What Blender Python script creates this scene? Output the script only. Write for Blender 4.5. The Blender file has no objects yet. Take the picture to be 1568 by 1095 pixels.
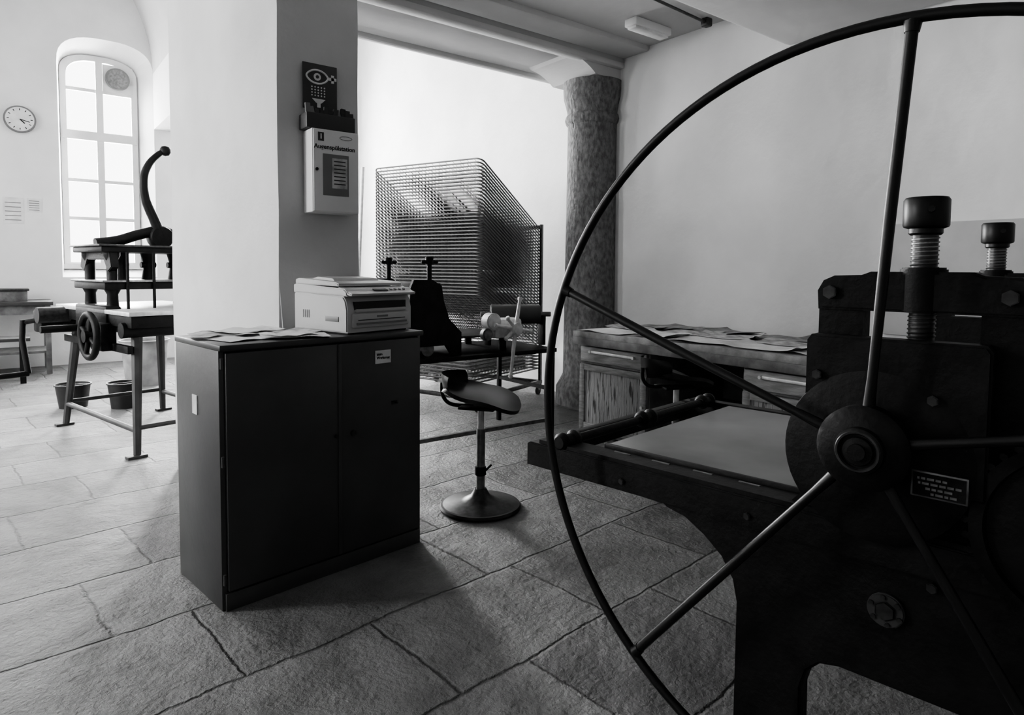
import bpy, bmesh, math, random
from mathutils import Vector, Matrix
random.seed(7)
S=bpy.context.scene
COL=S.collection
R=math.radians

# ---------------------------------------------------------------- materials
def mat(name,base,rough=.6,metal=0.0,var=0.12,scale=6.0,bump=0.0,bscale=40.0,stretch=(1,1,1),dark=None,thr=None,spec=.5):
    m=bpy.data.materials.new(name); m.use_nodes=True
    nt=m.node_tree; n=nt.nodes; l=nt.links
    b=n['Principled BSDF']; b.inputs['Roughness'].default_value=rough; b.inputs['Metallic'].default_value=metal
    b.inputs['Specular IOR Level'].default_value=spec
    tc=n.new('ShaderNodeTexCoord'); mp=n.new('ShaderNodeMapping'); mp.inputs['Scale'].default_value=stretch
    l.new(tc.outputs['Object'],mp.inputs['Vector'])
    nz=n.new('ShaderNodeTexNoise'); nz.inputs['Scale'].default_value=scale; nz.inputs['Detail'].default_value=6
    l.new(mp.outputs['Vector'],nz.inputs['Vector'])
    cr=n.new('ShaderNodeValToRGB')
    lo=base*(1-var) if dark is None else dark; hi=min(1,base*(1+var))
    cr.color_ramp.elements[0].color=(lo,lo,lo,1); cr.color_ramp.elements[1].color=(hi,hi,hi,1)
    p=thr or (.35,.65)
    cr.color_ramp.elements[0].position=p[0]; cr.color_ramp.elements[1].position=p[1]
    l.new(nz.outputs['Fac'],cr.inputs['Fac']); l.new(cr.outputs['Color'],b.inputs['Base Color'])
    if bump>0:
        n2=n.new('ShaderNodeTexNoise'); n2.inputs['Scale'].default_value=bscale; n2.inputs['Detail'].default_value=5
        l.new(mp.outputs['Vector'],n2.inputs['Vector'])
        bp=n.new('ShaderNodeBump'); bp.inputs['Strength'].default_value=bump; bp.inputs['Distance'].default_value=.02
        l.new(n2.outputs['Fac'],bp.inputs['Height']); l.new(bp.outputs['Normal'],b.inputs['Normal'])
    return m

M_wall=mat('plaster_white',.76,.9,var=.06,scale=1.5,bump=.4,bscale=5)
M_wallf=mat('plaster_low_bounce',.28,.9,var=.1,scale=1.5)  # for the unseen front wall, darkened to cut bounce light
M_pier=mat('plaster_pier',.56,.85,var=.06,scale=2,bump=.4,bscale=5)
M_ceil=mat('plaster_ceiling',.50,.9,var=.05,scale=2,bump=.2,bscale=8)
M_soffit_shade=mat('plaster_soffit_shade',.36,.9,var=.06,scale=2,bump=.2,bscale=8)  # ceiling plaster darkened: shade of the beam underside put into the colour
M_board=mat('grey_board',.42,.8,var=.05)
M_stone=mat('sandstone',.15,.95,var=.35,scale=26,bump=1.0,bscale=30,stretch=(1,1,.6))
M_black=mat('black_cast_iron',.0075,.55,var=.5,scale=12,bump=.12,bscale=60,spec=.25)
M_black2=mat('black_paint_gloss',.0075,.4,var=.3,scale=12,spec=.38)
M_steel=mat('worn_steel',.25,.38,metal=.9,var=.25,scale=30)
M_dsteel=mat('dark_steel',.06,.42,metal=.7,var=.3,scale=30)
M_bright=mat('aluminium',.66,.4,metal=.3,var=.15,scale=20)
M_cab=mat('cabinet_enamel',.055,.42,var=.12,scale=3,bump=.04,bscale=30)
M_cabd=mat('cabinet_gap',.005,.8)
M_print=mat('printer_plastic',.46,.45,var=.03,scale=5)
M_print2=mat('printer_plastic_dark',.18,.45,var=.05)
M_dark=mat('dark_slot',.008,.6)
M_paper=mat('paper',.68,.8,var=.12,scale=8)
M_news=mat('printed_paper',.38,.85,var=.5,scale=14,thr=(.3,.6))
M_white=mat('white_metal',.70,.5,var=.03)
M_frame=mat('window_paint',.55,.5,var=.03)
M_sign=mat('sign_dark',.045,.5,var=.1)
M_wood=mat('worn_wood',.13,.7,var=.35,scale=9,bump=.3,bscale=20)
M_draw=mat('drawer_paint',.24,.7,var=.25,scale=14,stretch=(1,.6,3),bump=.2)
M_peel=mat('peeling_door',.27,.8,var=.12,scale=18,stretch=(3,3,.30),dark=.06,thr=(.37,.44),bump=.4,bscale=20)
M_top=mat('bench_top_wood',.26,.7,var=.3,scale=10,bump=.2)
M_plate=mat('bed_plate',.13,.40,metal=.2,var=.35,scale=2.2)
M_wire=mat('rack_wire',.13,.45,metal=.4,var=.2)
M_legs=mat('press_stand_paint',.045,.5,var=.3)
M_rubber=mat('roller_rubber',.06,.5,var=.2)
M_bucket=mat('bucket_plastic',.02,.5,var=.3)
M_bin=mat('zinc_bin',.30,.6,var=.3,scale=5)

def floor_mat():
    m=bpy.data.materials.new('stone_slab_floor'); m.use_nodes=True
    nt=m.node_tree; n=nt.nodes; l=nt.links; b=n['Principled BSDF']
    tc=n.new('ShaderNodeTexCoord')
    dn=n.new('ShaderNodeTexNoise'); dn.inputs['Scale'].default_value=1.3; dn.inputs['Detail'].default_value=9; dn.inputs['Roughness'].default_value=.68
    l.new(tc.outputs['Object'],dn.inputs['Vector'])
    sub=n.new('ShaderNodeVectorMath'); sub.operation='SUBTRACT'; sub.inputs[1].default_value=(.5,.5,.5)
    l.new(dn.outputs['Color'],sub.inputs[0])
    sc=n.new('ShaderNodeVectorMath'); sc.operation='SCALE'; sc.inputs['Scale'].default_value=.13
    l.new(sub.outputs[0],sc.inputs[0])
    ad=n.new('ShaderNodeVectorMath'); ad.operation='ADD'
    l.new(tc.outputs['Object'],ad.inputs[0]); l.new(sc.outputs[0],ad.inputs[1])
    mp=n.new('ShaderNodeMapping'); mp.inputs['Rotation'].default_value=(0,0,R(-6)); mp.inputs['Location'].default_value=(.35,.28,0)
    l.new(ad.outputs[0],mp.inputs['Vector'])
    br=n.new('ShaderNodeTexBrick'); br.offset=.37; br.squash=1.45; br.squash_frequency=3
    br.inputs['Scale'].default_value=1; br.inputs['Brick Width'].default_value=.80; br.inputs['Row Height'].default_value=.60
    br.inputs['Mortar Size'].default_value=.012; br.inputs['Mortar Smooth'].default_value=1.0
    br.inputs['Color1'].default_value=(.125,.125,.125,1); br.inputs['Color2'].default_value=(.245,.245,.245,1); br.inputs['Mortar'].default_value=(.085,.085,.085,1)
    l.new(mp.outputs[0],br.inputs['Vector'])
    n1=n.new('ShaderNodeTexNoise'); n1.inputs['Scale'].default_value=3.2; n1.inputs['Detail'].default_value=12; n1.inputs['Roughness'].default_value=.68
    l.new(tc.outputs['Object'],n1.inputs['Vector'])
    mr=n.new('ShaderNodeMapRange'); mr.inputs['To Min'].default_value=.55; mr.inputs['To Max'].default_value=1.35
    mr.inputs['From Min'].default_value=.3; mr.inputs['From Max'].default_value=.7
    l.new(n1.outputs['Fac'],mr.inputs['Value'])
    mx=n.new('ShaderNodeMix'); mx.data_type='RGBA'; mx.blend_type='MULTIPLY'; mx.inputs['Factor'].default_value=1
    l.new(br.outputs['Color'],mx.inputs[6]); l.new(mr.outputs[0],mx.inputs[7])
    l.new(mx.outputs[2],b.inputs['Base Color'])
    b.inputs['Roughness'].default_value=.45
    n2=n.new('ShaderNodeTexNoise'); n2.inputs['Scale'].default_value=42; n2.inputs['Detail'].default_value=6; n2.inputs['Roughness'].default_value=.65
    l.new(tc.outputs['Object'],n2.inputs['Vector'])
    n3=n.new('ShaderNodeTexNoise'); n3.inputs['Scale'].default_value=6; n3.inputs['Detail'].default_value=3
    l.new(tc.outputs['Object'],n3.inputs['Vector'])
    a=n.new('ShaderNodeMath'); a.operation='MULTIPLY_ADD'; a.inputs[1].default_value=2.4
    l.new(n3.outputs['Fac'],a.inputs[0]); l.new(n2.outputs['Fac'],a.inputs[2])
    a2=n.new('ShaderNodeMath'); a2.operation='MULTIPLY_ADD'; a2.inputs[1].default_value=-.7
    l.new(br.outputs['Fac'],a2.inputs[0]); l.new(a.outputs[0],a2.inputs[2])
    bp=n.new('ShaderNodeBump'); bp.inputs['Strength'].default_value=1.0; bp.inputs['Distance'].default_value=.022
    l.new(a2.outputs[0],bp.inputs['Height']); l.new(bp.outputs[0],b.inputs['Normal'])
    return m
M_floor=floor_mat()

# ---------------------------------------------------------------- helpers
def link(o,parent=None):
    COL.objects.link(o)
    if parent: o.parent=parent
    return o
def finish(name,bm,m,parent=None,smooth=False,loc=(0,0,0),rot=(0,0,0)):
    bmesh.ops.recalc_face_normals(bm,faces=bm.faces[:])
    me=bpy.data.meshes.new(name); bm.to_mesh(me); bm.free()
    if m: me.materials.append(m)
    if smooth:
        for p in me.polygons: p.use_smooth=True
        try: me.set_sharp_from_angle(angle=R(40))
        except Exception: pass
    o=bpy.data.objects.new(name,me); o.location=loc; o.rotation_euler=rot
    return link(o,parent)
def empty(name,loc=(0,0,0),rz=0):
    o=bpy.data.objects.new(name,None); o.empty_display_size=.1; o.location=loc; o.rotation_euler=(0,0,R(rz)); return link(o)
def box(name,lo,hi,m,parent=None,bev=0.0,rot=(0,0,0)):
    c=[(lo[i]+hi[i])/2 for i in range(3)]; s=[abs(hi[i]-lo[i]) for i in range(3)]
    bm=bmesh.new(); bmesh.ops.create_cube(bm,size=1); bmesh.ops.scale(bm,vec=s,verts=bm.verts[:])
    if bev>0: bmesh.ops.bevel(bm,geom=bm.edges[:],offset=bev,segments=2,affect='EDGES',profile=.5)
    return finish(name,bm,m,parent,bev>0,c,rot)
def cyl(name,p1,p2,r,m,parent=None,r2=None,seg=20,bev=0):
    p1=Vector(p1);p2=Vector(p2); d=p2-p1
    bm=bmesh.new(); bmesh.ops.create_cone(bm,cap_ends=True,segments=seg,radius1=r,radius2=r if r2 is None else r2,depth=d.length)
    if bev>0:
        es=[e for e in bm.edges if len(e.link_faces)==2 and any(len(f.verts)>4 for f in e.link_faces)]
        bmesh.ops.bevel(bm,geom=es,offset=bev,segments=2,affect='EDGES')
    q=d.to_track_quat('Z','Y')
    return finish(name,bm,m,parent,True,(p1+p2)/2,q.to_euler())
def lathe(name,prof,m,parent=None,loc=(0,0,0),rot=(0,0,0),seg=32):
    bm=bmesh.new(); rings=[]
    for (r,z) in prof:
        if r<1e-5: rings.append([bm.verts.new((0,0,z))])
        else: rings.append([bm.verts.new((r*math.cos(2*math.pi*i/seg),r*math.sin(2*math.pi*i/seg),z)) for i in range(seg)])
    for a,b in zip(rings,rings[1:]):
        for i in range(seg):
            j=(i+1)%seg
            if len(a)==1 and len(b)==1: continue
            if len(a)==1: bm.faces.new((a[0],b[i],b[j]))
            elif len(b)==1: bm.faces.new((a[i],a[j],b[0]))
            else: bm.faces.new((a[i],a[j],b[j],b[i]))
    return finish(name,bm,m,parent,True,loc,rot)
def sweep_bm(bm,pts,r,seg=10,cyclic=False,radii=None):
    pts=[Vector(p) for p in pts]; n=len(pts); rings=[]
    prev=None
    for i in range(n):
        if cyclic: t=(pts[(i+1)%n]-pts[i-1])
        else: t=pts[min(i+1,n-1)]-pts[max(i-1,0)]
        t.normalize()
        if prev is None:
            a=Vector((0,0,1)) if abs(t.z)<.9 else Vector((1,0,0))
            u=t.cross(a).normalized()
        else:
            u=(prev-t*prev.dot(t)).normalized()
        prev=u; v=t.cross(u)
        rr=radii[i] if radii else r
        rings.append([bm.verts.new(pts[i]+(u*math.cos(2*math.pi*k/seg)+v*math.sin(2*math.pi*k/seg))*rr) for k in range(seg)])
    rng=range(n) if cyclic else range(n-1)
    for i in rng:
        a=rings[i]; b=rings[(i+1)%n]
        for k in range(seg):
            j=(k+1)%seg; bm.faces.new((a[k],a[j],b[j],b[k]))
    if not cyclic:
        bm.faces.new(rings[0][::-1]); bm.faces.new(rings[-1])
def tube(name,pts,r,m,parent=None,cyclic=False,seg=10,radii=None):
    bm=bmesh.new(); sweep_bm(bm,pts,r,seg,cyclic,radii); return finish(name,bm,m,parent,True)
def smoothpts(P,n=8):
    P=[Vector(p) for p in P]; out=[]
    for i in range(len(P)-1):
        p0=P[max(i-1,0)];p1=P[i];p2=P[i+1];p3=P[min(i+2,len(P)-1)]
        for k in range(n):
            t=k/n
            out.append(.5*((2*p1)+(-p0+p2)*t+(2*p0-5*p1+4*p2-p3)*t*t+(-p0+3*p1-3*p2+p3)*t**3))
    out.append(P[-1]); return out
def prism(name,poly,t0,t1,m,parent=None,axis='x',bev=0.0):
    bm=bmesh.new()
    def P(a,b,t): return (t,a,b) if axis=='x' else ((a,t,b) if axis=='y' else (a,b,t))
    A=[bm.verts.new(P(a,b,t0)) for a,b in poly]; B=[bm.verts.new(P(a,b,t1)) for a,b in poly]
    bm.faces.new(A); bm.faces.new(B[::-1]); n=len(poly)
    for i in range(n):
        j=(i+1)%n; bm.faces.new((A[i],A[j],B[j],B[i]))
    if bev>0:
        bmesh.ops.recalc_face_normals(bm,faces=bm.faces[:])
        es=[e for e in bm.edges if any(len(f.verts)>4 for f in e.link_faces)]
        bmesh.ops.bevel(bm,geom=es,offset=bev,segments=2,affect='EDGES')
    return finish(name,bm,m,parent,bev>0)
def bolt(parent,x,y,z,r=.014,h=.012,m=None):
    cyl('bolt',(x,y,z),(x-h,y,z),r,m or M_dsteel,parent,seg=6,bev=.002)
def text(name,body,size,loc,rot,m,parent):
    c=bpy.data.curves.new(name,'FONT'); c.body=body; c.size=size; c.extrude=.0006; c.offset=.0006
    o=bpy.data.objects.new(name,c); COL.objects.link(o)
    dg=bpy.context.evaluated_depsgraph_get(); me=bpy.data.meshes.new_from_object(o.evaluated_get(dg))
    bpy.data.objects.remove(o); me.materials.clear(); me.materials.append(m)
    o=bpy.data.objects.new(name,me); o.location=loc; o.rotation_euler=rot; return link(o,parent)

# ---------------------------------------------------------------- room
XL,XR,YB,YF=-3.4,5.1,11.5,-3.0
box('floor',(XL-.5,YF-.2,-.1),(XR+.3,YB+.6,0),M_floor)
def arch(a0,a1,z0,z1,ah,n=18,e=.75):
    c=(a0+a1)/2; w=(a1-a0)/2; zs=z1-ah; pts=[]
    for i in range(n+1):
        t=math.pi*i/n; cs=math.cos(t); sn=math.sin(t)
        pts.append((c-w*math.copysign(abs(cs)**e,cs),zs+ah*max(sn,0)**e))
    return [(a0,z0)]+pts+[(a1,z0)]
def wall(name,P,a0,a1,z0,z1,holes,m):
    bm=bmesh.new()
    def q(*c): bm.faces.new([bm.verts.new(P(*v)) for v in c])
    cur=a0
    for (o,i,dep) in sorted(holes,key=lambda h:h[0][0]):
        h0,h1,hz0,hz1,ah=o
        q((cur,0,z0),(h0,0,z0),(h0,0,z1),(cur,0,z1))
        q((h0,0,z0),(h1,0,z0),(h1,0,hz0),(h0,0,hz0))
        L=arch(*o); I=arch(*i)
        for k in range(1,len(L)-2):
            q((L[k][0],0,L[k][1]),(L[k+1][0],0,L[k+1][1]),(L[k+1][0],0,z1),(L[k][0],0,z1))
        for k in range(len(L)):
            j=(k+1)%len(L)
            q((L[k][0],0,L[k][1]),(L[j][0],0,L[j][1]),(I[j][0],dep,I[j][1]),(I[k][0],dep,I[k][1]))
        q((h0-.3,dep,hz0-.3),(i[0],dep,hz0-.3),(i[0],dep,hz1+.3),(h0-.3,dep,hz1+.3))
        q((i[1],dep,hz0-.3),(h1+.3,dep,hz0-.3),(h1+.3,dep,hz1+.3),(i[1],dep,hz1+.3))
        q((i[0],dep,hz0-.3),(i[1],dep,hz0-.3),(i[1],dep,i[2]),(i[0],dep,i[2]))
        for k in range(1,len(I)-2):
            q((I[k][0],dep,I[k][1]),(I[k+1][0],dep,I[k+1][1]),(I[k+1][0],dep,hz1+.3),(I[k][0],dep,hz1+.3))
        cur=h1
    q((cur,0,z0),(a1,0,z0),(a1,0,z1),(cur,0,z1))
    bmesh.ops.remove_doubles(bm,verts=bm.verts[:],dist=.0005)
    return finish(name,bm,m)
PB=lambda a,d,z:(a,YB+d,z)
PL=lambda a,d,z:(XL-d,a,z)
W1=((.58,1.80,1.28,4.78,.42),(.62,1.62,1.42,4.60,.30),.36)
W2=((2.75,4.15,.95,4.65,.35),(2.85,4.05,1.05,4.50,.25),.36)
W3=((-2.5,-1.1,1.28,4.78,.42),(-2.4,-1.2,1.42,4.60,.30),.36)
wall('wall_back',PB,XL,XR,0,7.2,[W1,W2,W3],M_wall)
LW=[((y,y+1.4,1.28,4.2,.42),(y+.1,y+1.3,1.42,4.05,.30),.36) for y in (4.9,8.3)]
wall('wall_left',PL,YF,YB,0,4.6,LW,M_wall)
box('wall_right',(XR,YF,0),(XR+.3,YB,6.2),M_wall)
box('wall_front',(XL,YF-.2,0),(XR,YF,7.2),M_wallf)
bm=bmesh.new(); pr=None
for i in range(33):
    t=math.pi*i/32; x=-.8+2.6*math.cos(t); z=4.4+2.5*math.sin(t)
    v=(bm.verts.new((x,YF,z)),bm.verts.new((x,YB,z)))
    if pr: bm.faces.new((pr[0],v[0],v[1],pr[1]))
    pr=v
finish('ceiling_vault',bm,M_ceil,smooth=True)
box('wall_arcade',(1.8,YF,3.56),(2.1,YB,6.2),M_wall)
box('ceiling',(2.1,YF,3.68),(XR,4.79,3.78),M_ceil)
box('ceiling_bay',(2.1,5.72,6.05),(XR,YB,6.15),M_wall)
bb=empty('ceiling_beam')
box('beam_body',(1.61,4.78,3.58),(XR,5.72,4.2),M_soffit_shade,bb,bev=.02)
box('leak_block_over_beam',(2.1,5.40,4.1),(XR,5.71,6.15),M_wall,bb)  # unseen filler added to stop sky light leaking in above the beam
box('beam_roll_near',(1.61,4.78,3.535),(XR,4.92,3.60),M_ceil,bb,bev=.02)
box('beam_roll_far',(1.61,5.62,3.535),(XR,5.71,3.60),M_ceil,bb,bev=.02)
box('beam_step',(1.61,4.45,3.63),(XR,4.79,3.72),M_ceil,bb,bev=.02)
hp=[(4.40,3.58)]+[(4.40+.34*t/8,3.56-.125*(t/8)**2) for t in range(1,9)]+[(5.1,3.43),(5.1,3.58)]
prism('beam_haunch',hp,4.84,5.50,M_ceil,bb,axis='y')
b2=empty('ceiling_beam')
box('beam_body',(2.1,1.1,3.28),(XR,2.98,3.69),M_ceil,b2,bev=.05)
box('beam_step',(2.1,2.98,3.50),(XR,3.14,3.69),M_ceil,b2,bev=.04)
bm=bmesh.new()
poly=[(1.135,3.54),(1.59,3.54),(1.59,5.25),(.90,5.12)]
NZ=14; rg=[]
for k in range(NZ+1):
    z=4.9*k/NZ
    rg.append([bm.verts.new((x+random.uniform(-.004,.004),y+(0 if k==0 else random.uniform(-.004,.004)),z)) for x,y in poly])
bm.faces.new(rg[0]); bm.faces.new(rg[-1][::-1])
for a_,b_ in zip(rg,rg[1:]):
    for i in range(4): bm.faces.new((a_[i],a_[(i+1)%4],b_[(i+1)%4],b_[i]))
ve=[e for e in bm.edges if abs(e.verts[0].co.z-e.verts[1].co.z)>.1]
bmesh.ops.bevel(bm,geom=ve,offset=.018,segments=3,affect='EDGES')
finish('pier',bm,M_pier,smooth=True)
lathe('stone_column',[(0,0),(.36,0),(.36,.18),(.32,.25),(.285,.32),(.275,1.5),(.265,2.98),(.285,3.0),(.297,3.04),(.285,3.08),(.27,3.10),(.285,3.18),(.31,3.26),(.317,3.34),(.317,3.43),(0,3.43)],M_stone,loc=(4.98,5.12,0),seg=40)
cp=empty('ceiling_conduit')
cyl('pipe',(2.1,3.50,3.66),(4.93,3.66,3.64),.012,M_dsteel,cp)
box('junction',(4.90,3.63,3.61),(4.98,3.70,3.68),M_dsteel,cp,bev=.01)
fl=empty('ceiling_light')
box('housing',(4.40,4.00,3.61),(4.88,4.14,3.68),M_white,fl,bev=.01)
box('diffuser',(4.42,4.02,3.59),(4.86,4.12,3.612),M_paper,fl,bev=.005)

def window(name,P,i,dep,hs,fan=False):
    e=empty(name)
    a0,a1,z0,z1,ah=i
    L=arch(*i); w=.08
    I=arch(a0+w,a1-w,z0+w,z1-w,ah-.02)
    bm=bmesh.new()
    def ring(d): return ([bm.verts.new(P(a,d,z)) for a,z in L],[bm.verts.new(P(a,d,z)) for a,z in I])
    o1,i1=ring(dep-.06); o2,i2=ring(dep)
    for k in range(len(L)):
        j=(k+1)%len(L)
        bm.faces.new((o1[k],o1[j],i1[j],i1[k])); bm.faces.new((i1[k],i1[j],i2[j],i2[k])); bm.faces.new((o2[k],i2[k],i2[j],o2[j])); bm.faces.new((o1[k],o2[k],o2[j],o1[j]))
    finish('frame',bm,M_frame,e)
    def bar(n,a,b,c,d,t0,t1):
        p=P(a,t0,c); q=P(b,t1,d)
        box(n,[min(p[k],q[k]) for k in range(3)],[max(p[k],q[k]) for k in range(3)],M_frame,e)
    c=(a0+a1)/2
    bar('mullion',c-.045,c+.045,z0,z1-.03,dep-.07,dep-.01)
    for k,h in enumerate(hs):
        ww=.065 if k==1 else .024
        bar('transom',a0+.02,a1-.02,h-ww,h+ww,dep-.075 if k==1 else dep-.05,dep-.01)
    bar('sill',a0-.02,a1+.02,z0-.02,z0+.05,dep-.12,dep)
    if fan:
        bar('fan_panel',c+.05,a1-.05,4.1,4.5,dep-.06,dep-.02)
        ce=P(c+.24,dep-.06,4.30)
        cyl('fan_ring',ce,(ce[0],ce[1]-.04,ce[2]),.165,M_print2,e,seg=32,bev=.008)
        cyl('fan_grille',(ce[0],ce[1]-.04,ce[2]),(ce[0],ce[1]-.05,ce[2]),.14,M_steel,e,seg=32)
    return e
window('window_1',PB,W1[1],W1[2],(4.08,3.40,2.73,2.16),True)
window('window_2',PB,W2[1],W2[2],(3.9,3.2,2.4,1.8))
window('window_3',PB,W3[1],W3[2],(4.08,3.40,2.73,2.16))
for k,w in enumerate(LW): window('window_%d'%(k+4),PL,w[1],w[2],(3.5,3.0,2.4,1.9))

# ---------------------------------------------------------------- steel cabinet
cab=empty('steel_cabinet',(.665,2.83,0),8)
CW,CD,CH=1.035,.52,1.128
box('carcass',(0,.022,0),(CW,CD,CH-.025),M_cab,cab,bev=.003)
box('top',(-.004,-.004,CH-.025),(CW+.004,CD+.004,CH),M_cab,cab,bev=.005)
box('plinth',(.012,.006,0),(CW-.012,.03,.075),M_cab,cab,bev=.002)
box('gap',(.02,.019,.08),(CW-.02,.024,CH-.03),M_cabd,cab)
box('door_leaf',(.022,.002,.085),(CW*.5+.035,.022,CH-.035),M_cab,cab,bev=.003)
box('door_leaf',(CW*.5+.041,.002,.085),(CW-.022,.022,CH-.035),M_cab,cab,bev=.003)
box('door_edge',(CW*.5+.022,-.002,.085),(CW*.5+.040,.003,CH-.035),M_cab,cab,bev=.0015)
cyl('lock',(CW*.5+.10,.004,.66),(CW*.5+.10,-.008,.66),.013,M_dsteel,cab)
cyl('latch_knob',(CW*.5+.01,.004,.66),(CW*.5+.01,-.006,.66),.008,M_dsteel,cab)
box('keyhole_plate',(.84,-.001,.765),(.875,.003,.785),M_dsteel,cab)
cyl('key',(.86,.0,.775),(.86,-.02,.775),.005,M_dark,cab)
box('label',(.745,-.0005,.98),(.835,.0035,1.045),M_paper,cab)
text('label_text','bitte\nWerkzeug',.018,(.752,-.001,1.02),(R(90),0,0),M_dark,cab)
box('sticker',(-.0035,.26,.80),(.001,.315,.885),M_paper,cab)
for z in (.12,.62,1.03): cyl('hinge',(.004,.0,z),(.004,.0,z+.045),.006,M_cab,cab,seg=10)
for k,(x,y,r,w,h,m) in enumerate([(.20,.2,10,.30,.21,M_paper),(.39,.13,-20,.30,.21,M_paper),(.40,.27,5,.297,.21,M_news),(.14,.34,-10,.26,.2,M_news),(.36,.11,10,.21,.15,M_paper),(.27,.38,10,.3,.2,M_paper)]):
    bm=bmesh.new(); n=8
    V=[[bm.verts.new(((i/n-.5)*w,(j/n-.5)*h,.0025+.006*math.sin(i*.7+k)**2*(1+j/n))) for j in range(n+1)] for i in range(n+1)]
    for i in range(n):
        for j in range(n): bm.faces.new((V[i][j],V[i+1][j],V[i+1][j+1],V[i][j+1]))
    a=R(8); wx=.665+x*math.cos(a)-y*math.sin(a); wy=2.83+x*math.sin(a)+y*math.cos(a)
    o=finish('paper_sheet',bm,m,None,True,(wx,wy,CH+.001+.003*k),(0,0,R(8+r)))

# ---------------------------------------------------------------- printer
pr=empty('laser_printer',(1.265,2.955,CH),16)
W,D=.43,.415
prof=[(0,0.008),(0,.12),(.012,.165),(.03,.185),(D-.02,.205),(D,.19),(D,.008)]
prism('body',prof,0,W,M_print,pr,axis='x',bev=.006)
box('front_panel',(.03,-.012,.03),(W-.03,.006,.10),M_print,pr,bev=.006)
box('slot_dark',(.045,-.002,.118),(W-.045,.02,.158),M_dark,pr)
box('output_lip',(.05,-.01,.105),(W-.05,.05,.122),M_print,pr,bev=.004)
box('paper_tray_handle',(.05,-.016,.045),(W-.05,-.010,.055),M_print2,pr)
box('badge',(W*.5-.035,-.014,.078),(W*.5+.035,-.011,.088),M_print2,pr)
box('manual_feed',(.06,-.0135,.066),(W-.06,-.0115,.070),M_dark,pr)
box('feet',(.02,.02,0),(W-.02,D-.02,.01),M_dark,pr)
prism('scanner_base',[(-.004,.185),(-.004,.205),(.02,.222),(D-.02,.24),(D,.235),(D,.195),(.1,.19)],-.004,W+.004,M_print,pr,axis='x',bev=.005)
prism('control_panel',[(-.03,.188),(-.034,.198),(.06,.228),(.08,.222),(.08,.19)],.0,W,M_print,pr,axis='x',bev=.005)
box('display',(.17,-.005,.212),(.26,.03,.218),M_dark,pr,rot=(R(17),0,0))
for i in range(4): cyl('button',(.29+.03*i,.01,.212),(.29+.03*i,.008,.219),.008,M_print2,pr)
prism('scanner_lid',[(.07,.232),(.07,.245),(.09,.252),(D-.03,.268),(D-.005,.262),(D-.005,.238)],.004,W-.004,M_print,pr,axis='x',bev=.005)
prism('document_feeder_hump',[(.16,.25),(.18,.268),(.30,.276),(.36,.262)],.06,W-.08,M_print,pr,axis='x',bev=.004)
box('side_grip',(-.003,.06,.06),(.001,.16,.085),M_print2,pr,bev=.001)
for i in range(4): box('vent',(-.002,.29+.015*i,.07),(.001,.295+.015*i,.11),M_print2,pr)

# ---------------------------------------------------------------- eyewash station + sign
ew=empty('eyewash_station',(1.268,3.53,1.745))
box('case',(0,-.13,0),(.262,-.002,.44),M_white,ew,bev=.006)
box('door',(.006,-.138,.006),(.256,-.129,.434),M_white,ew,bev=.004)
box('glass_panel',(.055,-.141,.09),(.20,-.137,.31),M_print2,ew,bev=.002)
box('inner_leaflet',(.105,-.1425,.13),(.19,-.1405,.29),M_news,ew)
for i in range(7): box('print_line',(.115,-.1435,.27-.02*i),(.18,-.142,.276-.02*i),M_sign,ew)
text('lettering','Augenspülstation',.033,(.008,-.1388,.335),(R(90),0,0),M_dark,ew)
cyl('lock',(.022,-.138,.225),(.022,-.145,.225),.008,M_dark,ew)
box('pictogram',(.03,-.1395,.375),(.062,-.1375,.42),M_sign,ew)
box('pictogram_cross',(.043,-.141,.385),(.049,-.139,.412),M_paper,ew)
tube('logo',[(.185+.035*math.cos(t*.52),-.139,.402+.01*math.sin(t*.52)) for t in range(12)],.0015,M_print2,ew,cyclic=True,seg=5)
lb=empty('leaflet_box',(1.245,3.53,2.187))
box('tray',(0,-.12,0),(.27,-.003,.08),M_sign,lb,bev=.004)
for i in range(11):
    box('leaflet',(.005+.024*i,-.10,.02),(.030+.024*i,-.085,.10+.035*random.random()),random.choice([M_sign,M_sign,M_dsteel,M_print2]),lb,rot=(R(random.uniform(-12,5)),R(random.uniform(-10,10)),0))
sg=empty('eyewash_sign',(1.266,3.53,2.31))
box('plate',(0,-.008,0),(.193,-.002,.245),M_sign,sg,bev=.002)
ec=(.08,.175)
tube('eye_outline',[(ec[0]+.060*math.cos(t*math.pi/16),-.009,ec[1]+.036*math.sin(t*math.pi/16)*(abs(math.sin(t*math.pi/16))**.3)) for t in range(32)],.0055,M_paper,sg,cyclic=True,seg=6)
cyl('iris',(ec[0],-.008,ec[1]),(ec[0],-.011,ec[1]),.020,M_paper,sg)
cyl('pupil',(ec[0],-.010,ec[1]),(ec[0],-.0125,ec[1]),.009,M_sign,sg)
box('cross_a',(.145,-.011,.167),(.188,-.008,.183),M_paper,sg); box('cross_b',(.158,-.011,.153),(.174,-.008,.197),M_paper,sg)
for i in range(5):
    for j in range(4):
        cyl('drop',(.05+.0175*i,-.008,.12-.015*j),(.05+.0175*i,-.0105,.12-.015*j),.0042,M_paper,sg,seg=8)
prism('basin',[(.05,.058),(.125,.058),(.105,.038),(.097,.034),(.097,.012),(.078,.012),(.078,.034),(.07,.038)],-.011,-.008,M_paper,sg,axis='y')

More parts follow.
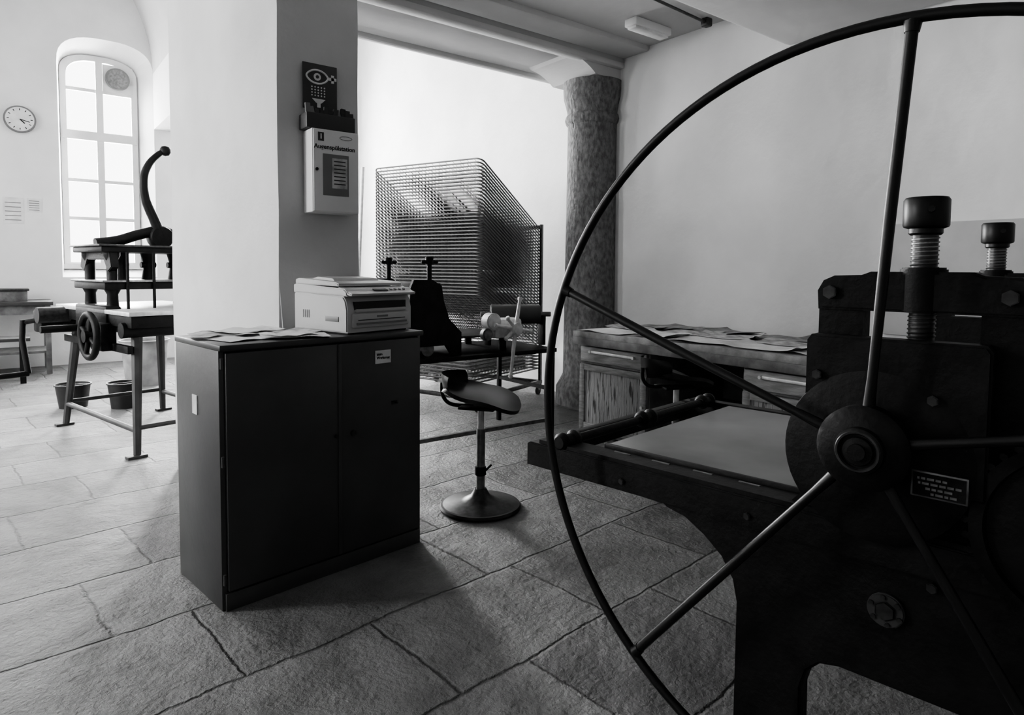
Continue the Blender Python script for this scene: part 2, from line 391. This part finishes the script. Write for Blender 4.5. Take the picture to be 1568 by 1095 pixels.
# ---------------------------------------------------------------- big etching press
ep=empty('etching_press',(1.477,.657,0),8.6)
HZ=1.062; WR=.915
bm=bmesh.new()
sweep_bm(bm,[(0,WR*math.cos(2*math.pi*i/128),HZ+WR*math.sin(2*math.pi*i/128)) for i in range(128)],.0125,12,True)
finish('wheel_rim',bm,M_black2,ep,True)
for a in (94,21,-51,-123,166):
    t=R(a); d=Vector((0,math.cos(t),math.sin(t))); c=Vector((0,0,HZ))
    tube('wheel_spoke',[c+d*.07+Vector((.015,0,0)),c+d*.16+Vector((.012,0,0)),c+d*.5,c+d*(WR-.005)],.012,M_black2,ep,seg=12,radii=[.014,.0105,.0125,.0125])
    cyl('spoke_socket',c+d*(WR-.03),c+d*(WR-.008),.0145,M_black2,ep,r2=.018,seg=14)
cyl('rim_knob',(-.005,.40,.24),(-.05,.405,.23),.018,M_black2,ep,bev=.005)
lathe('hub',[(0,-.045),(.018,-.045),(.018,-.038),(.03,-.036),(.033,-.03),(.040,-.03),(.044,-.036),(.05,-.034),(.052,-.02),(.085,-.012),(.095,-.004),(.095,.03),(.06,.04),(.06,.07),(0,.07)],M_black,ep,(0,0,HZ),(0,R(90),0),40)
lathe('hub_ring',[(.037,-.034),(.040,-.0385),(.044,-.0385),(.047,-.034)],M_dsteel,ep,(0,0,HZ),(0,R(90),0),40)
cyl('axle',(.05,0,HZ),(1.25,0,HZ),.025,M_dsteel,ep)
lathe('gear_guard',[(0,.07),(.17,.07),(.198,.08),(.202,.095),(.202,.15),(0,.15)],M_black,ep,(0,.0,HZ-.035),(0,R(90),0),48)
yc=-.07
def mir(p): return [(2*yc-a,b) for a,b in reversed(p)]
left=[(.145,1.02),(.165,.90),(.20,.86),(.60,.775),(.56,.748),(.50,.735),(.44,.70),(.385,.655),(.35,.60),(.337,.54),(.337,.12),(.36,.05),(.37,0),(.15,0),(.155,.06),(.158,.38),(.145,.43),(.115,.462),(.07,.473)]
low=left+mir(left)
def side(x0,x1):
    prism('side_frame_lower',low,x0,x1,M_black,ep,bev=.006)
    prism('side_frame_upright',[(.145,1.44-.03),(.145,1.0),(.045,1.0),(.045,1.38)],x0,x1,M_black,ep,bev=.005)
    prism('side_frame_upright',[(2*yc-.145,1.41),(2*yc-.145,1.0),(2*yc-.045,1.0),(2*yc-.045,1.38)],x0,x1,M_black,ep,bev=.005)
    t=[(.145,1.36),(.148,1.405),(.135,1.430),(.11,1.442),(.05,1.444),(.03,1.452)]
    prism('side_frame_head',t+mir(t),x0-.012,x1+.012,M_black,ep,bev=.006)
side(.13,.185); side(1.13,1.185)
for x in (.0,1.0):
    xx=x+.155
    prism('bearing_block',[(.155,.97),(.155,1.285),(.145,1.30),(-.205,1.30),(-.215,1.285),(-.215,.97)],xx-.075 if x==0 else xx-.04,xx-.018 if x==0 else xx+.04,M_black,ep,bev=.005)
    cyl('pressure_screw',(xx,yc,1.29),(xx,yc,1.55),.026,M_dsteel,ep,seg=24)
    for z0,nn in ((1.455,100),(1.30,75)):
        bm=bmesh.new()
        sweep_bm(bm,[(xx+.0265*math.cos(k*.5),yc+.0265*math.sin(k*.5),z0+.0095*k*.5/(2*math.pi)) for k in range(0,nn)],.0026,5)
        finish('screw_thread',bm,M_steel if z0>1.4 else M_dsteel,ep,True)
    lathe('screw_head',[(0,.0),(.030,.0),(.034,.004),(.034,.014),(.044,.018),(.046,.022),(.046,.078),(.042,.084),(0,.084)],M_black2,ep,(xx,yc,1.535),seg=32)
    cyl('head_pin',(xx-.044,yc-.02,1.59),(xx-.052,yc-.02,1.59),.007,M_black,ep)
    cyl('screw_nut',(xx,yc,1.36),(xx,yc,1.462),.047,M_black,ep,seg=24,bev=.004)
for (y,z) in ((.115,1.402),(-.235,1.40),(.125,1.205),(-.115,1.175),(.13,.80),(-.12,.745),(-.30,.80)): bolt(ep,.118 if z>1.3 else (.08 if z>1.1 else .13),y,z,.017 if z>1.3 else .012,.014)
cyl('medallion',(.13,-.03,.66),(.118,-.03,.66),.040,M_legs,ep,seg=28,bev=.003)
cyl('medallion_core',(.118,-.03,.66),(.112,-.03,.66),.024,M_dsteel,ep,seg=6,bev=.003)
for k in range(6):
    a=R(60*k+20); cyl('medallion_rivet',(.119,-.03+.032*math.cos(a),.66+.032*math.sin(a)),(.114,-.03+.032*math.cos(a),.66+.032*math.sin(a)),.006,M_dsteel,ep,seg=10)
box('name_plate',(.060,-.188,.965),(.070,-.083,1.022),M_steel,ep,bev=.001)
box('name_plate_field',(.0585,-.184,.969),(.061,-.087,1.018),M_black,ep)
for k,(a,b) in enumerate(((.012,.03),(.02,.02),(.004,.006),(.03,.004))):
    yy=-.180+a
    while yy<-.091-b:
        ww=random.uniform(.006,.015); box('name_plate_text',(.0575,yy,.973+.0105*k),(.0590,min(yy+ww,-.091-b),.978+.0105*k),M_steel,ep); yy+=ww+.003
lathe('spur_gear',[(0,.09),(.04,.09),(.045,.10),(.17,.10),(.175,.085),(.20,.085),(.20,.125),(0,.125)],M_black,ep,(0,-.385,.93),(0,R(90),0),60)
for k in range(40):
    a=2*math.pi*k/40
    cyl('gear_tooth',(.086,-.385+.205*math.cos(a),.93+.205*math.sin(a)),(.124,-.385+.205*math.cos(a),.93+.205*math.sin(a)),.008,M_black,ep,seg=6)
cyl('top_tie_bar',(.15,.11,1.40),(1.16,.11,1.40),.014,M_black,ep)
cyl('top_tie_bar',(.15,2*yc-.11,1.40),(1.16,2*yc-.11,1.40),.02,M_black,ep)
cyl('upper_roller',(.19,yc,.975),(1.13,yc,.975),.115,M_dsteel,ep,seg=48)
cyl('lower_roller',(.19,yc,.69),(1.13,yc,.69),.115,M_dsteel,ep,seg=48)
cyl('lower_tie',(.15,.22,.35),(1.16,.22,.35),.025,M_black,ep)
cyl('lower_tie',(.15,-.36,.35),(1.16,-.36,.35),.025,M_black,ep)
box('tie_plate',(.16,-.42,.20),(1.16,-.40,.34),M_black,ep)
for x0,x1 in ((.105,.165),(1.15,1.21)):
    prism('bed_rail',[(1.10,.768),(1.10,.842),(1.085,.850),(-1.10,.850),(-1.10,.768)],x0,x1,M_black,ep,bev=.004)
    prism('rail_flange',[(1.05,.850),(1.05,.862),(-1.05,.862),(-1.05,.850)],x0+.01,x1+.03 if x0<.5 else x1,M_black,ep)
box('bed_end_bar',(.11,1.06,.775),(1.20,1.10,.845),M_black,ep,bev=.004)
box('bed_end_bar',(.11,-1.10,.775),(1.20,-1.06,.845),M_black,ep,bev=.004)
box('bed_board',(.20,-.80,.826),(1.12,.845,.846),M_black,ep,bev=.003)
box('bed_plate',(.225,-.79,.847),(1.11,.84,.868),M_plate,ep,bev=.005)
box('plate_border',(.203,-.79,.847),(.222,.84,.872),M_black,ep,bev=.003)
cyl('bed_end_roller',(.14,.955,.868),(1.18,.955,.868),.016,M_black,ep)
for x in (.155,.64,1.12):
    lathe('roller_collar',[(0,-.05),(.02,-.05),(.030,-.04),(.032,-.028),(.022,-.018),(.022,.018),(.032,.028),(.030,.04),(.02,.05),(0,.05)],M_black,ep,(x,.955,.87),(0,R(90),0),24)
for y in (.70,.30,-.5): bolt(ep,.105,y,.80,.010,.008)
for k in range(4): box('light_gap_strip',(.176,.30+.14*k,.862),(.182,.36+.14*k,.8645),M_steel,ep)  # added steel strips imitate light showing through gaps along the rail

# ---------------------------------------------------------------- swivel work chairs
def stool(loc,rz,sz,tilt=8,bh=.16,sc=1.0,gap=.09):
    e=empty('swivel_work_chair',(loc[0],loc[1],0),rz)
    lathe('disc_base',[(0,0),(.225,0),(.243,.008),(.243,.02),(.225,.03),(.12,.045),(.06,.075),(.035,.12),(.0,.12)],M_dsteel,e,seg=48)
    lathe('base_rim',[(.222,.002),(.246,.004),(.249,.014),(.240,.026),(.22,.03)],M_black2,e,seg=48)
    cyl('outer_post',(0,0,.1),(0,0,sz-.17),.026,M_steel,e)
    cyl('inner_post',(0,0,sz-.18),(0,0,sz-.03),.019,M_bright,e)
    cyl('height_clamp',(0,0,.20),(0,0,.255),.034,M_black,e,bev=.004)
    cyl('clamp_lever',(0,-.03,.23),(.055,-.05,.25),.007,M_black,e)
    box('seat_bracket',(-.08,-.10,sz-.045),(.08,.12,sz-.03),M_black,e,bev=.003)
    bm=bmesh.new(); n=16; V=[]
    for i in range(n+1):
        row=[]
        for j in range(n+1):
            u=2*i/n-1; v=2*j/n-1
            x=u*math.sqrt(1-v*v*.42)*.225*sc; y=v*math.sqrt(1-u*u*.42)*.21*sc
            z=.035*u*u+.03*max(v,0)**2-.035*max(-v,0)**2.2
            row.append(bm.verts.new((x,y,z)))
        V.append(row)
    for i in range(n):
        for j in range(n): bm.faces.new((V[i][j],V[i+1][j],V[i+1][j+1],V[i][j+1]))
    bmesh.ops.recalc_face_normals(bm,faces=bm.faces[:])
    bmesh.ops.solidify(bm,geom=bm.faces[:],thickness=.022)
    finish('seat',bm,M_black2,e,True,(0,0,sz),(R(tilt),0,0))
    tube('back_strut',smoothpts([(0,.05,sz-.035),(0,.19,sz-.03),(0,.245,sz+.02),(0,.25,sz+gap+bh*.5)]),.012,M_black2,e)
    bm=bmesh.new(); V=[]
    for i in range(n+1):
        row=[]
        for j in range(9):
            u=2*i/n-1; v=2*j/8-1
            row.append(bm.verts.new((u*.185*math.sqrt(1-v*v*.3),-.09*u*u,v*bh*.5*math.sqrt(1-u*u*.55))))
        V.append(row)
    for i in range(n):
        for j in range(8): bm.faces.new((V[i][j],V[i+1][j],V[i+1][j+1],V[i][j+1]))
    bmesh.ops.solidify(bm,geom=bm.faces[:],thickness=.018)
    finish('backrest',bm,M_black2,e,True,(0,.235,sz+gap+bh*.5),(R(-8),0,0))
    return e
stool((2.225,3.21),38,.655,6,.14,1.12,.03)
stool((3.42,2.70),70,.735,4,.13,1.0,.03)

# ---------------------------------------------------------------- workbench
wb=empty('workbench')
X0,X1=3.95,5.07; Y0,Y1=.70,4.21
box('top_board',(X0-.03,Y0,.865),(X1,Y1+.03,.915),M_top,wb,bev=.006)
box('top_lip',(X0-.035,Y0,.80),(X0+.0,Y1+.02,.866),M_wood,wb,bev=.004)
def pedestal(ya,yb):
    box('pedestal_carcass',(X0+.03,ya,.03),(X1-.1,yb,.80),M_wood,wb,bev=.004)
    box('drawer_front',(X0+.003,ya+.02,.655),(X0+.035,yb-.02,.785),M_draw,wb,bev=.006)
    box('drawer_handle',(X0-.014,ya+.16,.735),(X0+.006,yb-.16,.755),M_bright,wb,bev=.003)
    box('drawer_rail',(X0+.015,ya+.01,.638),(X0+.036,yb-.01,.656),M_wood,wb)
    for y in (ya+.15,yb-.15): cyl('handle_knob',(X0+.005,y,.745),(X0-.02,y,.745),.012,M_bright,wb)
    box('door_panel',(X0+.008,ya+.02,.07),(X0+.035,yb-.02,.63),M_peel,wb,bev=.004)
    for y0_,y1_ in ((ya+.015,ya+.075),(yb-.075,yb-.015)): box('door_stile',(X0-.002,y0_,.07),(X0+.01,y1_,.63),M_draw,wb,bev=.002)
    for z0_,z1_ in ((.07,.12),(.58,.63)): box('door_rail',(X0-.002,ya+.07,z0_),(X0+.01,yb-.07,z1_),M_draw,wb,bev=.002)
    cyl('door_knob',(X0+.008,ya+.05,.36),(X0-.02,ya+.05,.36),.012,M_bright,wb)
pedestal(3.40,4.19); pedestal(1.70,2.575); pedestal(.75,1.6)
box('kneehole_shelf',(X0+.45,2.57,.30),(X1-.1,3.41,.33),M_wood,wb)
box('back_panel',(X1-.12,Y0+.05,.03),(X1-.09,Y1-.02,.86),M_wood,wb)
pos=[(4.12,3.95),(4.5,4.0),(4.85,3.9),(4.15,3.45),(4.6,3.5),(4.85,3.3),(4.14,3.0),(4.5,3.05),(4.8,2.8),(4.15,2.5),(4.5,2.55),(4.8,2.35),(4.15,2.05),(4.55,2.1),(4.8,1.9),(4.2,1.6),(4.6,1.6),(4.3,1.1)]
for k,(x,y) in enumerate(pos):
    w=random.uniform(.36,.46); h=random.uniform(.40,.52)
    bm=bmesh.new(); n=14; ph=random.random()*6
    x=max(x,X0+.20)
    V=[[bm.verts.new(((i/n-.5)*w,(j/n-.5)*h,.003+.013*((math.sin(i*.6+ph)*math.cos(j*.45+ph)+1)*.5)**2+.020*abs(2*j/n-1)**5*(k%2))) for j in range(n+1)] for i in range(n+1)]
    for i in range(n):
        for j in range(n): bm.faces.new((V[i][j],V[i+1][j],V[i+1][j+1],V[i][j+1]))
    finish('loose_sheets',bm,[M_paper,M_news,M_top][k%3],wb,True,(x,y,.917+.004*(k%4)),(0,0,R(random.uniform(-20,20))))
box('wall_board',(5.07,.6,1.0),(5.095,2.17,1.80),M_board,None,bev=.004)
tr=empty('tool_tray',(4.55,2.85,.335))
box('base',(-.15,-.1,0),(.15,.1,.015),M_dsteel,tr); box('side_a',(-.15,-.1,0),(.15,-.09,.08),M_dsteel,tr); box('side_b',(-.15,.09,0),(.15,.1,.08),M_dsteel,tr)

# ---------------------------------------------------------------- drying rack
dr=empty('print_drying_rack',(3.75,5.43,0),20)
TL,TW,DX=1.33,1.48,1.17
bm=bmesh.new(); rc=.07
loop=[(0,0,0)]
loop+=[(-TL+rc,0,0)]+[(-TL+rc-rc*math.sin(t*math.pi/12),rc-rc*math.cos(t*math.pi/12),0) for t in range(1,7)]
loop+=[(-TL+rc-rc*math.cos(t*math.pi/12),TW-rc+rc*math.sin(t*math.pi/12),0) for t in range(0,7)]+[(0,TW,0)]
sweep_bm(bm,loop,.0085,6,True)
for k in range(1,16): sweep_bm(bm,[(-TL,TW*k/16,0),(0,TW*k/16,0)],.0028,4)
for k in range(1,22): sweep_bm(bm,[(-TL*k/22,0,0),(-TL*k/22,TW,0)],.0028,4)
tray=finish('tray_0',bm,M_wire,dr,True)
N=46
for i in range(N):
    z=.30+i*(1.92-.30)/(N-1)
    th=0 if z<.55 else R(28.7)
    o=tray if i==0 else link(bpy.data.objects.new('tray_%d'%i,tray.data),dr)
    o.location=(DX,0,z); o.rotation_euler=(0,th,0)
for y in (-.02,TW+.02):
    box('rear_post',(DX-.01,y-.015,.10),(DX+.03,y+.015,1.97),M_dsteel,dr,bev=.003)
    box('base_runner',(-.10,y-.02,.12),(DX+.03,y+.02,.16),M_dsteel,dr,bev=.003)
    for x in (-.06,DX-.03):
        cyl('caster_wheel',(x,y-.012,.045),(x,y+.012,.045),.045,M_black2,dr)
        box('caster_fork',(x-.02,y-.018,.05),(x+.02,y+.018,.12),M_steel,dr,bev=.003)
box('base_cross',(-.10,-.02,.12),(-.06,TW+.02,.16),M_dsteel,dr,bev=.003)
box('base_cross',(DX-.01,-.02,.12),(DX+.03,TW+.02,.16),M_dsteel,dr,bev=.003)
box('top_cross',(DX-.005,-.02,1.93),(DX+.025,TW+.02,1.96),M_dsteel,dr,bev=.003)
tube('leaning_pole',[(3.18,7.22,.01),(3.27,7.15,2.62)],.02,M_bright)

# ---------------------------------------------------------------- small table etching press (middle)
tp=empty('table_etching_press')
T0,T1,U0,U1=1.95,3.72,4.22,5.05
for x in (T0+.03,T1-.03):
    for y in (U0+.03,U1-.03): box('leg',(x-.018,y-.018,0),(x+.018,y+.018,.74),M_black,tp,bev=.003)
box('table_top',(T0,U0,.74),(T1,U1,.775),M_black,tp,bev=.004)
box('stretcher',(T0+.03,U0+.015,.14),(T1-.03,U0+.045,.17),M_steel,tp)
box('stretcher',(T0+.015,U0+.03,.14),(T0+.045,U1-.03,.17),M_steel,tp)
box('stretcher',(T1-.045,U0+.03,.40),(T1-.015,U1-.03,.43),M_black,tp)
DXp=-.20
for y in (4.30,4.97):
    sp=[(2.46,.97),(2.52,1.12),(2.53,1.30),(2.56,1.365),(2.72,1.365),(2.80,1.32),(2.82,1.20),(2.87,1.06),(2.98,.955),(2.98,.775),(2.90,.775),(2.84,.86),(2.58,.86),(2.52,.775),(2.44,.775),(2.44,.90)]
    prism('press_side',[(a+DXp,b) for a,b in sp],y-.02,y+.02,M_black,tp,axis='y',bev=.004)
    c=2.70+DXp
    cyl('pressure_screw',(c,y,1.34),(c,y,1.50),.018,M_black,tp)
    cyl('screw_handle',(c-.07,y,1.50),(c+.07,y,1.50),.014,M_black,tp,bev=.003)
    cyl('screw_cap',(c,y,1.48),(c,y,1.54),.03,M_black,tp,bev=.004)
c=2.70+DXp
box('press_crown',(c-.1,4.30,1.28),(c+.1,4.97,1.34),M_black,tp,bev=.005)
cyl('press_roller',(c,4.32,1.02),(c,4.95,1.02),.09,M_steel,tp,seg=32)
cyl('press_under_roller',(c,4.32,.835),(c,4.95,.835),.055,M_steel,tp,seg=32)
box('press_bed',(1.95,4.36,.895),(3.35,4.92,.915),M_dsteel,tp,bev=.004)
for x in (2.1,3.25):
    for y in (4.38,4.90): box('bed_support',(x-.03,y-.015,.775),(x+.03,y+.015,.895),M_black,tp,bev=.003)
sw=Vector((3.22,4.16,.97))
cyl('star_axle',(3.22,4.16,.97),(3.22,4.40,.97),.025,M_bright,tp)
cyl('star_hub',(3.22,4.12,.97),(3.22,4.18,.97),.05,M_bright,tp,bev=.008)
for a,l in ((82,.26),(262,.40),(170,.22),(350,.16),(135,.14),(215,.14)):
    t=R(a)
    e=sw+Vector((math.cos(t)*l,-.01,math.sin(t)*l))
    cyl('star_arm',sw,e,.018,M_bright,tp,r2=.012)
    cyl('arm_knob',e-Vector((math.cos(t),0,math.sin(t)))*.03,e,.019,M_bright,tp,bev=.006)
box('gear_box',(3.06,4.22,.89),(3.34,4.36,1.05),M_bright,tp,bev=.03)
cyl('gear_cover',(3.04,4.20,1.03),(3.04,4.30,1.03),.07,M_bright,tp,bev=.01)
cyl('gear_cover',(2.98,4.20,.93),(2.98,4.26,.93),.05,M_steel,tp,bev=.01)
rc_=Vector((3.58,4.60,1.05)); ax=Vector((math.cos(R(-30)),math.sin(R(-30)),0))
cyl('ink_drum',rc_-ax*.24,rc_+ax*.2,.088,M_rubber,tp,seg=36,bev=.006)
cyl('ink_drum_handle',rc_-ax*.33,rc_-ax*.24,.022,M_wood,tp); cyl('ink_drum_handle',rc_+ax*.2,rc_+ax*.30,.022,M_wood,tp)
for s_ in (-.27,.22):
    q_=rc_+ax*s_; box('drum_cradle',(q_.x-.015,q_.y-.04,.775),(q_.x+.015,q_.y+.04,1.04),M_black,tp,bev=.003)

# ---------------------------------------------------------------- lever press (left background)
lp=empty('lever_press',(.94,6.45,0),13.5)
for sx in (-1,1):
    for sy in (-1,1):
        tube('leg',[(sx*.34,sy*.62,1.03),(sx*.42,sy*.78,.02)],.03,M_legs,lp,seg=8,radii=[.045,.028])
        box('foot_pad',(sx*.43-.07,sy*.79-.035,0),(sx*.43+.07,sy*.79+.035,.022),M_legs,lp,bev=.004)
    cyl('side_tie',(sx*.41,-.76,.20),(sx*.41,.76,.20),.022,M_legs,lp)
cyl('cross_tie',(-.41,-.76,.22),(.41,-.76,.22),.018,M_legs,lp); cyl('cross_tie',(-.41,.76,.22),(.41,.76,.22),.018,M_legs,lp)
box('bed_frame',(-.44,-.78,.98),(.44,.78,1.07),M_black,lp,bev=.006)
box('bed_slab',(-.46,-.80,1.072),(.46,.82,1.105),M_bright,lp,bev=.004)
for y in (-.66,.66): cyl('bed_drum',(-.47,y,.96),(.47,y,.96),.06,M_black,lp)
for sx in (-1,1):
    for y in (-.24,.24):
        lathe('column',[(0,0),(.07,0),(.07,.03),(.045,.05),(.04,.15),(.06,.19),(.04,.22),(.04,.42),(.06,.46),(.06,.5),(0,.5)],M_black,lp,(sx*.37,y,1.07),seg=16)
    box('column_foot',(sx*.40-.06,-.34,.92),(sx*.40+.06,.34,1.13),M_black,lp,bev=.02)
    prism('head_bracket',[(-.34,1.44),(-.30,1.58),(.30,1.58),(.34,1.44),(.26,1.40),(.18,1.50),(-.18,1.50),(-.26,1.40)],sx*.38-.03,sx*.38+.03,M_black,lp,bev=.006)
box('platen',(-.46,-.34,1.26),(.46,.34,1.32),M_black,lp,bev=.008)
box('platen_plate',(-.48,-.36,1.32),(.48,.36,1.335),M_steel,lp,bev=.003)
box('head_plate',(-.47,-.32,1.56),(.47,.32,1.605),M_black,lp,bev=.008)
box('head_plate_cap',(-.49,-.34,1.605),(.49,.34,1.62),M_dsteel,lp,bev=.003)
for x in (-.22,0,.22):
    cyl('toggle',(x,0,1.335),(x,0,1.46),.055,M_black,lp,r2=.035); cyl('toggle',(x,0,1.46),(x,0,1.56),.035,M_black,lp,r2=.06)
    cyl('toggle_pin',(x-.06,0,1.46),(x+.06,0,1.46),.025,M_black,lp)
tube('head_arch',smoothpts([(-.42,-.05,1.63),(-.25,-.05,1.66),(-.08,-.05,1.72),(.1,-.05,1.76),(.25,-.05,1.70),(.42,-.05,1.63)]),.045,M_black,lp)
lathe('head_boss',[(0,-.06),(.09,-.06),(.1,-.04),(.1,.04),(.09,.06),(0,.06)],M_black,lp,(.08,-.06,1.70),(R(90),0,0),24)
lv=smoothpts([(.08,-.08,1.70),(.03,-.08,1.84),(-.04,-.08,2.02),(-.05,-.08,2.20),(.0,-.08,2.33),(.08,-.08,2.42),(.12,-.08,2.44)])
tube('lever',lv,.02,M_black,lp,radii=[.045-.024*i/(len(lv)-1) for i in range(len(lv))])
lathe('lever_ball',[(0,-.045),(.03,-.036),(.044,-.013),(.044,.013),(.03,.036),(0,.045)],M_black,lp,(.13,-.08,2.45),seg=16)
tube('hand_wheel_rim',[(-.56,-.28+.17*math.cos(t*math.pi/16),.90+.17*math.sin(t*math.pi/16)) for t in range(32)],.026,M_black,lp,cyclic=True)
for a in range(4):
    t=a*math.pi/2+.4; cyl('hand_wheel_spoke',(-.56,-.28,.90),(-.56,-.28+.17*math.cos(t),.90+.17*math.sin(t)),.018,M_black,lp)
cyl('hand_wheel_axle',(-.60,-.28,.90),(-.40,-.28,.90),.05,M_black,lp)
box('wheel_bearing',(-.52,-.40,.78),(-.40,-.16,1.0),M_black,lp,bev=.02)
cyl('crank_shaft',(-.70,.85,.95),(-.40,.75,1.0),.022,M_dsteel,lp)
tube('crank_arm',[(-.70,.85,.97),(-.71,.85,.80),(-.68,.82,.50)],.024,M_black,lp)
cyl('crank_handle',(-.68,.82,.50),(-1.18,.80,.49),.024,M_black,lp)
box('winch_bracket',(-.62,.66,.86),(-.42,.88,1.06),M_black,lp,bev=.02)
cyl('winch_drum',(-.66,.62,1.02),(-.42,.62,1.02),.07,M_dsteel,lp)
cyl('spindle_bar',(-.75,.2,.93),(-.42,.2,.93),.03,M_black,lp)
box('lower_rail',(-.44,-.70,.78),(-.40,.70,.84),M_black,lp,bev=.004)
for x in (-.30,-.1,.12): cyl('hanging_rod',(x,-.36,1.0),(x,-.36,1.56),.012,M_black,lp)

def bucket(name,x,y,r,h,m):
    e=empty(name,(x,y,0))
    lathe('shell',[(0,.004),(r*.76,.004),(r*.78,0),(r*.97,h-.01),(r*1.04,h-.01),(r*1.04,h),(r*.95,h),(r*.74,.02),(0,.02)],m,e)
    tube('bail',[(r*math.cos(t*math.pi/12),.0+r*.5*math.sin(t*math.pi/12),h-.02) for t in range(13)],.004,M_steel,e,seg=6)
bucket('bucket',.46,8.0,.16,.24,M_bucket); bucket('bucket',.88,7.70,.155,.26,M_bucket); bucket('waste_bin',1.27,9.1,.27,.55,M_bin)

ft=empty('work_table')
box('top',(-1.2,10.6,.92),(.42,11.4,.97),M_sign,ft,bev=.005)
for x in (-1.14,.36):
    for y in (10.66,11.34): box('leg',(x-.03,y-.03,0),(x+.03,y+.03,.92),M_wood,ft)
box('apron',(-1.14,10.64,.80),(.36,10.68,.92),M_wood,ft)
box('lower_shelf',(-1.14,10.66,.28),(.36,11.34,.31),M_wood,ft)
cs=empty('flat_storage_box',(-.40,11.0,.97))
box('box',(-.55,-.28,0),(.55,.28,.14),M_wood,cs,bev=.006); box('lid',(-.57,-.30,.14),(.57,.30,.165),M_dsteel,cs,bev=.004)
bs=empty('low_trestle_bench',(-.35,10.1,0))
box('board',(-.9,-.2,.52),(.50,.2,.56),M_sign,bs,bev=.004)
for x in (-.8,.42):
    for y in (-.16,.16): box('trestle_leg',(x-.03,y-.02,0),(x+.03,y+.02,.52),M_black,bs)
ck=empty('wall_clock',(.14,YB,3.47))
cyl('case',(0,-.001,0),(0,-.05,0),.185,M_print2,ck,seg=40,bev=.008); cyl('face',(0,-.045,0),(0,-.054,0),.163,M_paper,ck,seg=40)
for k in range(12):
    a=k*math.pi/6; cyl('tick',(.145*math.cos(a),-.055,.145*math.sin(a)),(.12*math.cos(a),-.055,.12*math.sin(a)),.005,M_dark,ck,seg=6)
cyl('hand',(0,-.057,0),(.055,-.057,-.055),.007,M_dark,ck,seg=6); cyl('hand',(0,-.057,0),(.11,-.057,-.03),.005,M_dark,ck,seg=6)
for (x0,x1,z0,z1) in ((-.08,.15,2.03,2.39),(.19,.36,2.2,2.39)):
    e=empty('wall_notice',(x0,YB,z0))
    box('sheet',(0,-.006,0),(x1-x0,-.001,z1-z0),M_paper,e)
    for k in range(5): box('line',(.02,-.008,(z1-z0)*(k+.7)/6),(x1-x0-.03,-.0055,(z1-z0)*(k+.7)/6+.010),M_print2,e)

# ---------------------------------------------------------------- lights
def area(name,loc,target,sx,sy,power):
    l=bpy.data.lights.new(name,'AREA'); l.shape='RECTANGLE'; l.size=sx; l.size_y=sy; l.energy=power
    o=bpy.data.objects.new(name,l); COL.objects.link(o); o.location=loc
    o.rotation_euler=(Vector(target)-Vector(loc)).to_track_quat('-Z','Y').to_euler(); return o
area('daylight_window_1',(1.15,12.4,3.2),(1.2,8,2.4),1.5,3.6,380)
area('daylight_window_2',(3.45,12.4,2.9),(3.4,8,1.2),1.6,3.6,900)
area('daylight_window_3',(-1.8,12.4,3.2),(-1.4,8,2.2),1.6,3.6,240)
area('daylight_window_4',(-4.3,5.6,3.2),(0,5.6,1.6),1.6,3.0,330)
area('daylight_window_5',(-4.3,9.0,3.2),(0,9,1.6),1.6,3.0,180)
w=bpy.data.worlds.new('overcast_sky'); S.world=w; w.use_nodes=True
bg=w.node_tree.nodes['Background']; bg.inputs[0].default_value=(1,1,1,1); bg.inputs[1].default_value=2.0

# ---------------------------------------------------------------- camera
cd=bpy.data.cameras.new('camera'); cd.sensor_width=36; cd.lens=1000/1568*36; cd.shift_y=-.0494; cd.clip_start=.05
co=bpy.data.objects.new('camera',cd); COL.objects.link(co)
co.matrix_world=Matrix.Translation((0,0,1.45))@Matrix.Rotation(R(-37.4),4,'Z')@Matrix.Rotation(R(90-3.3),4,'X')@Matrix.Rotation(R(.5),4,'Z')
S.camera=co
S.view_settings.view_transform='AgX'
try: S.view_settings.look='AgX - Medium High Contrast'
except Exception as ex: print(ex)
S.view_settings.exposure=1.25
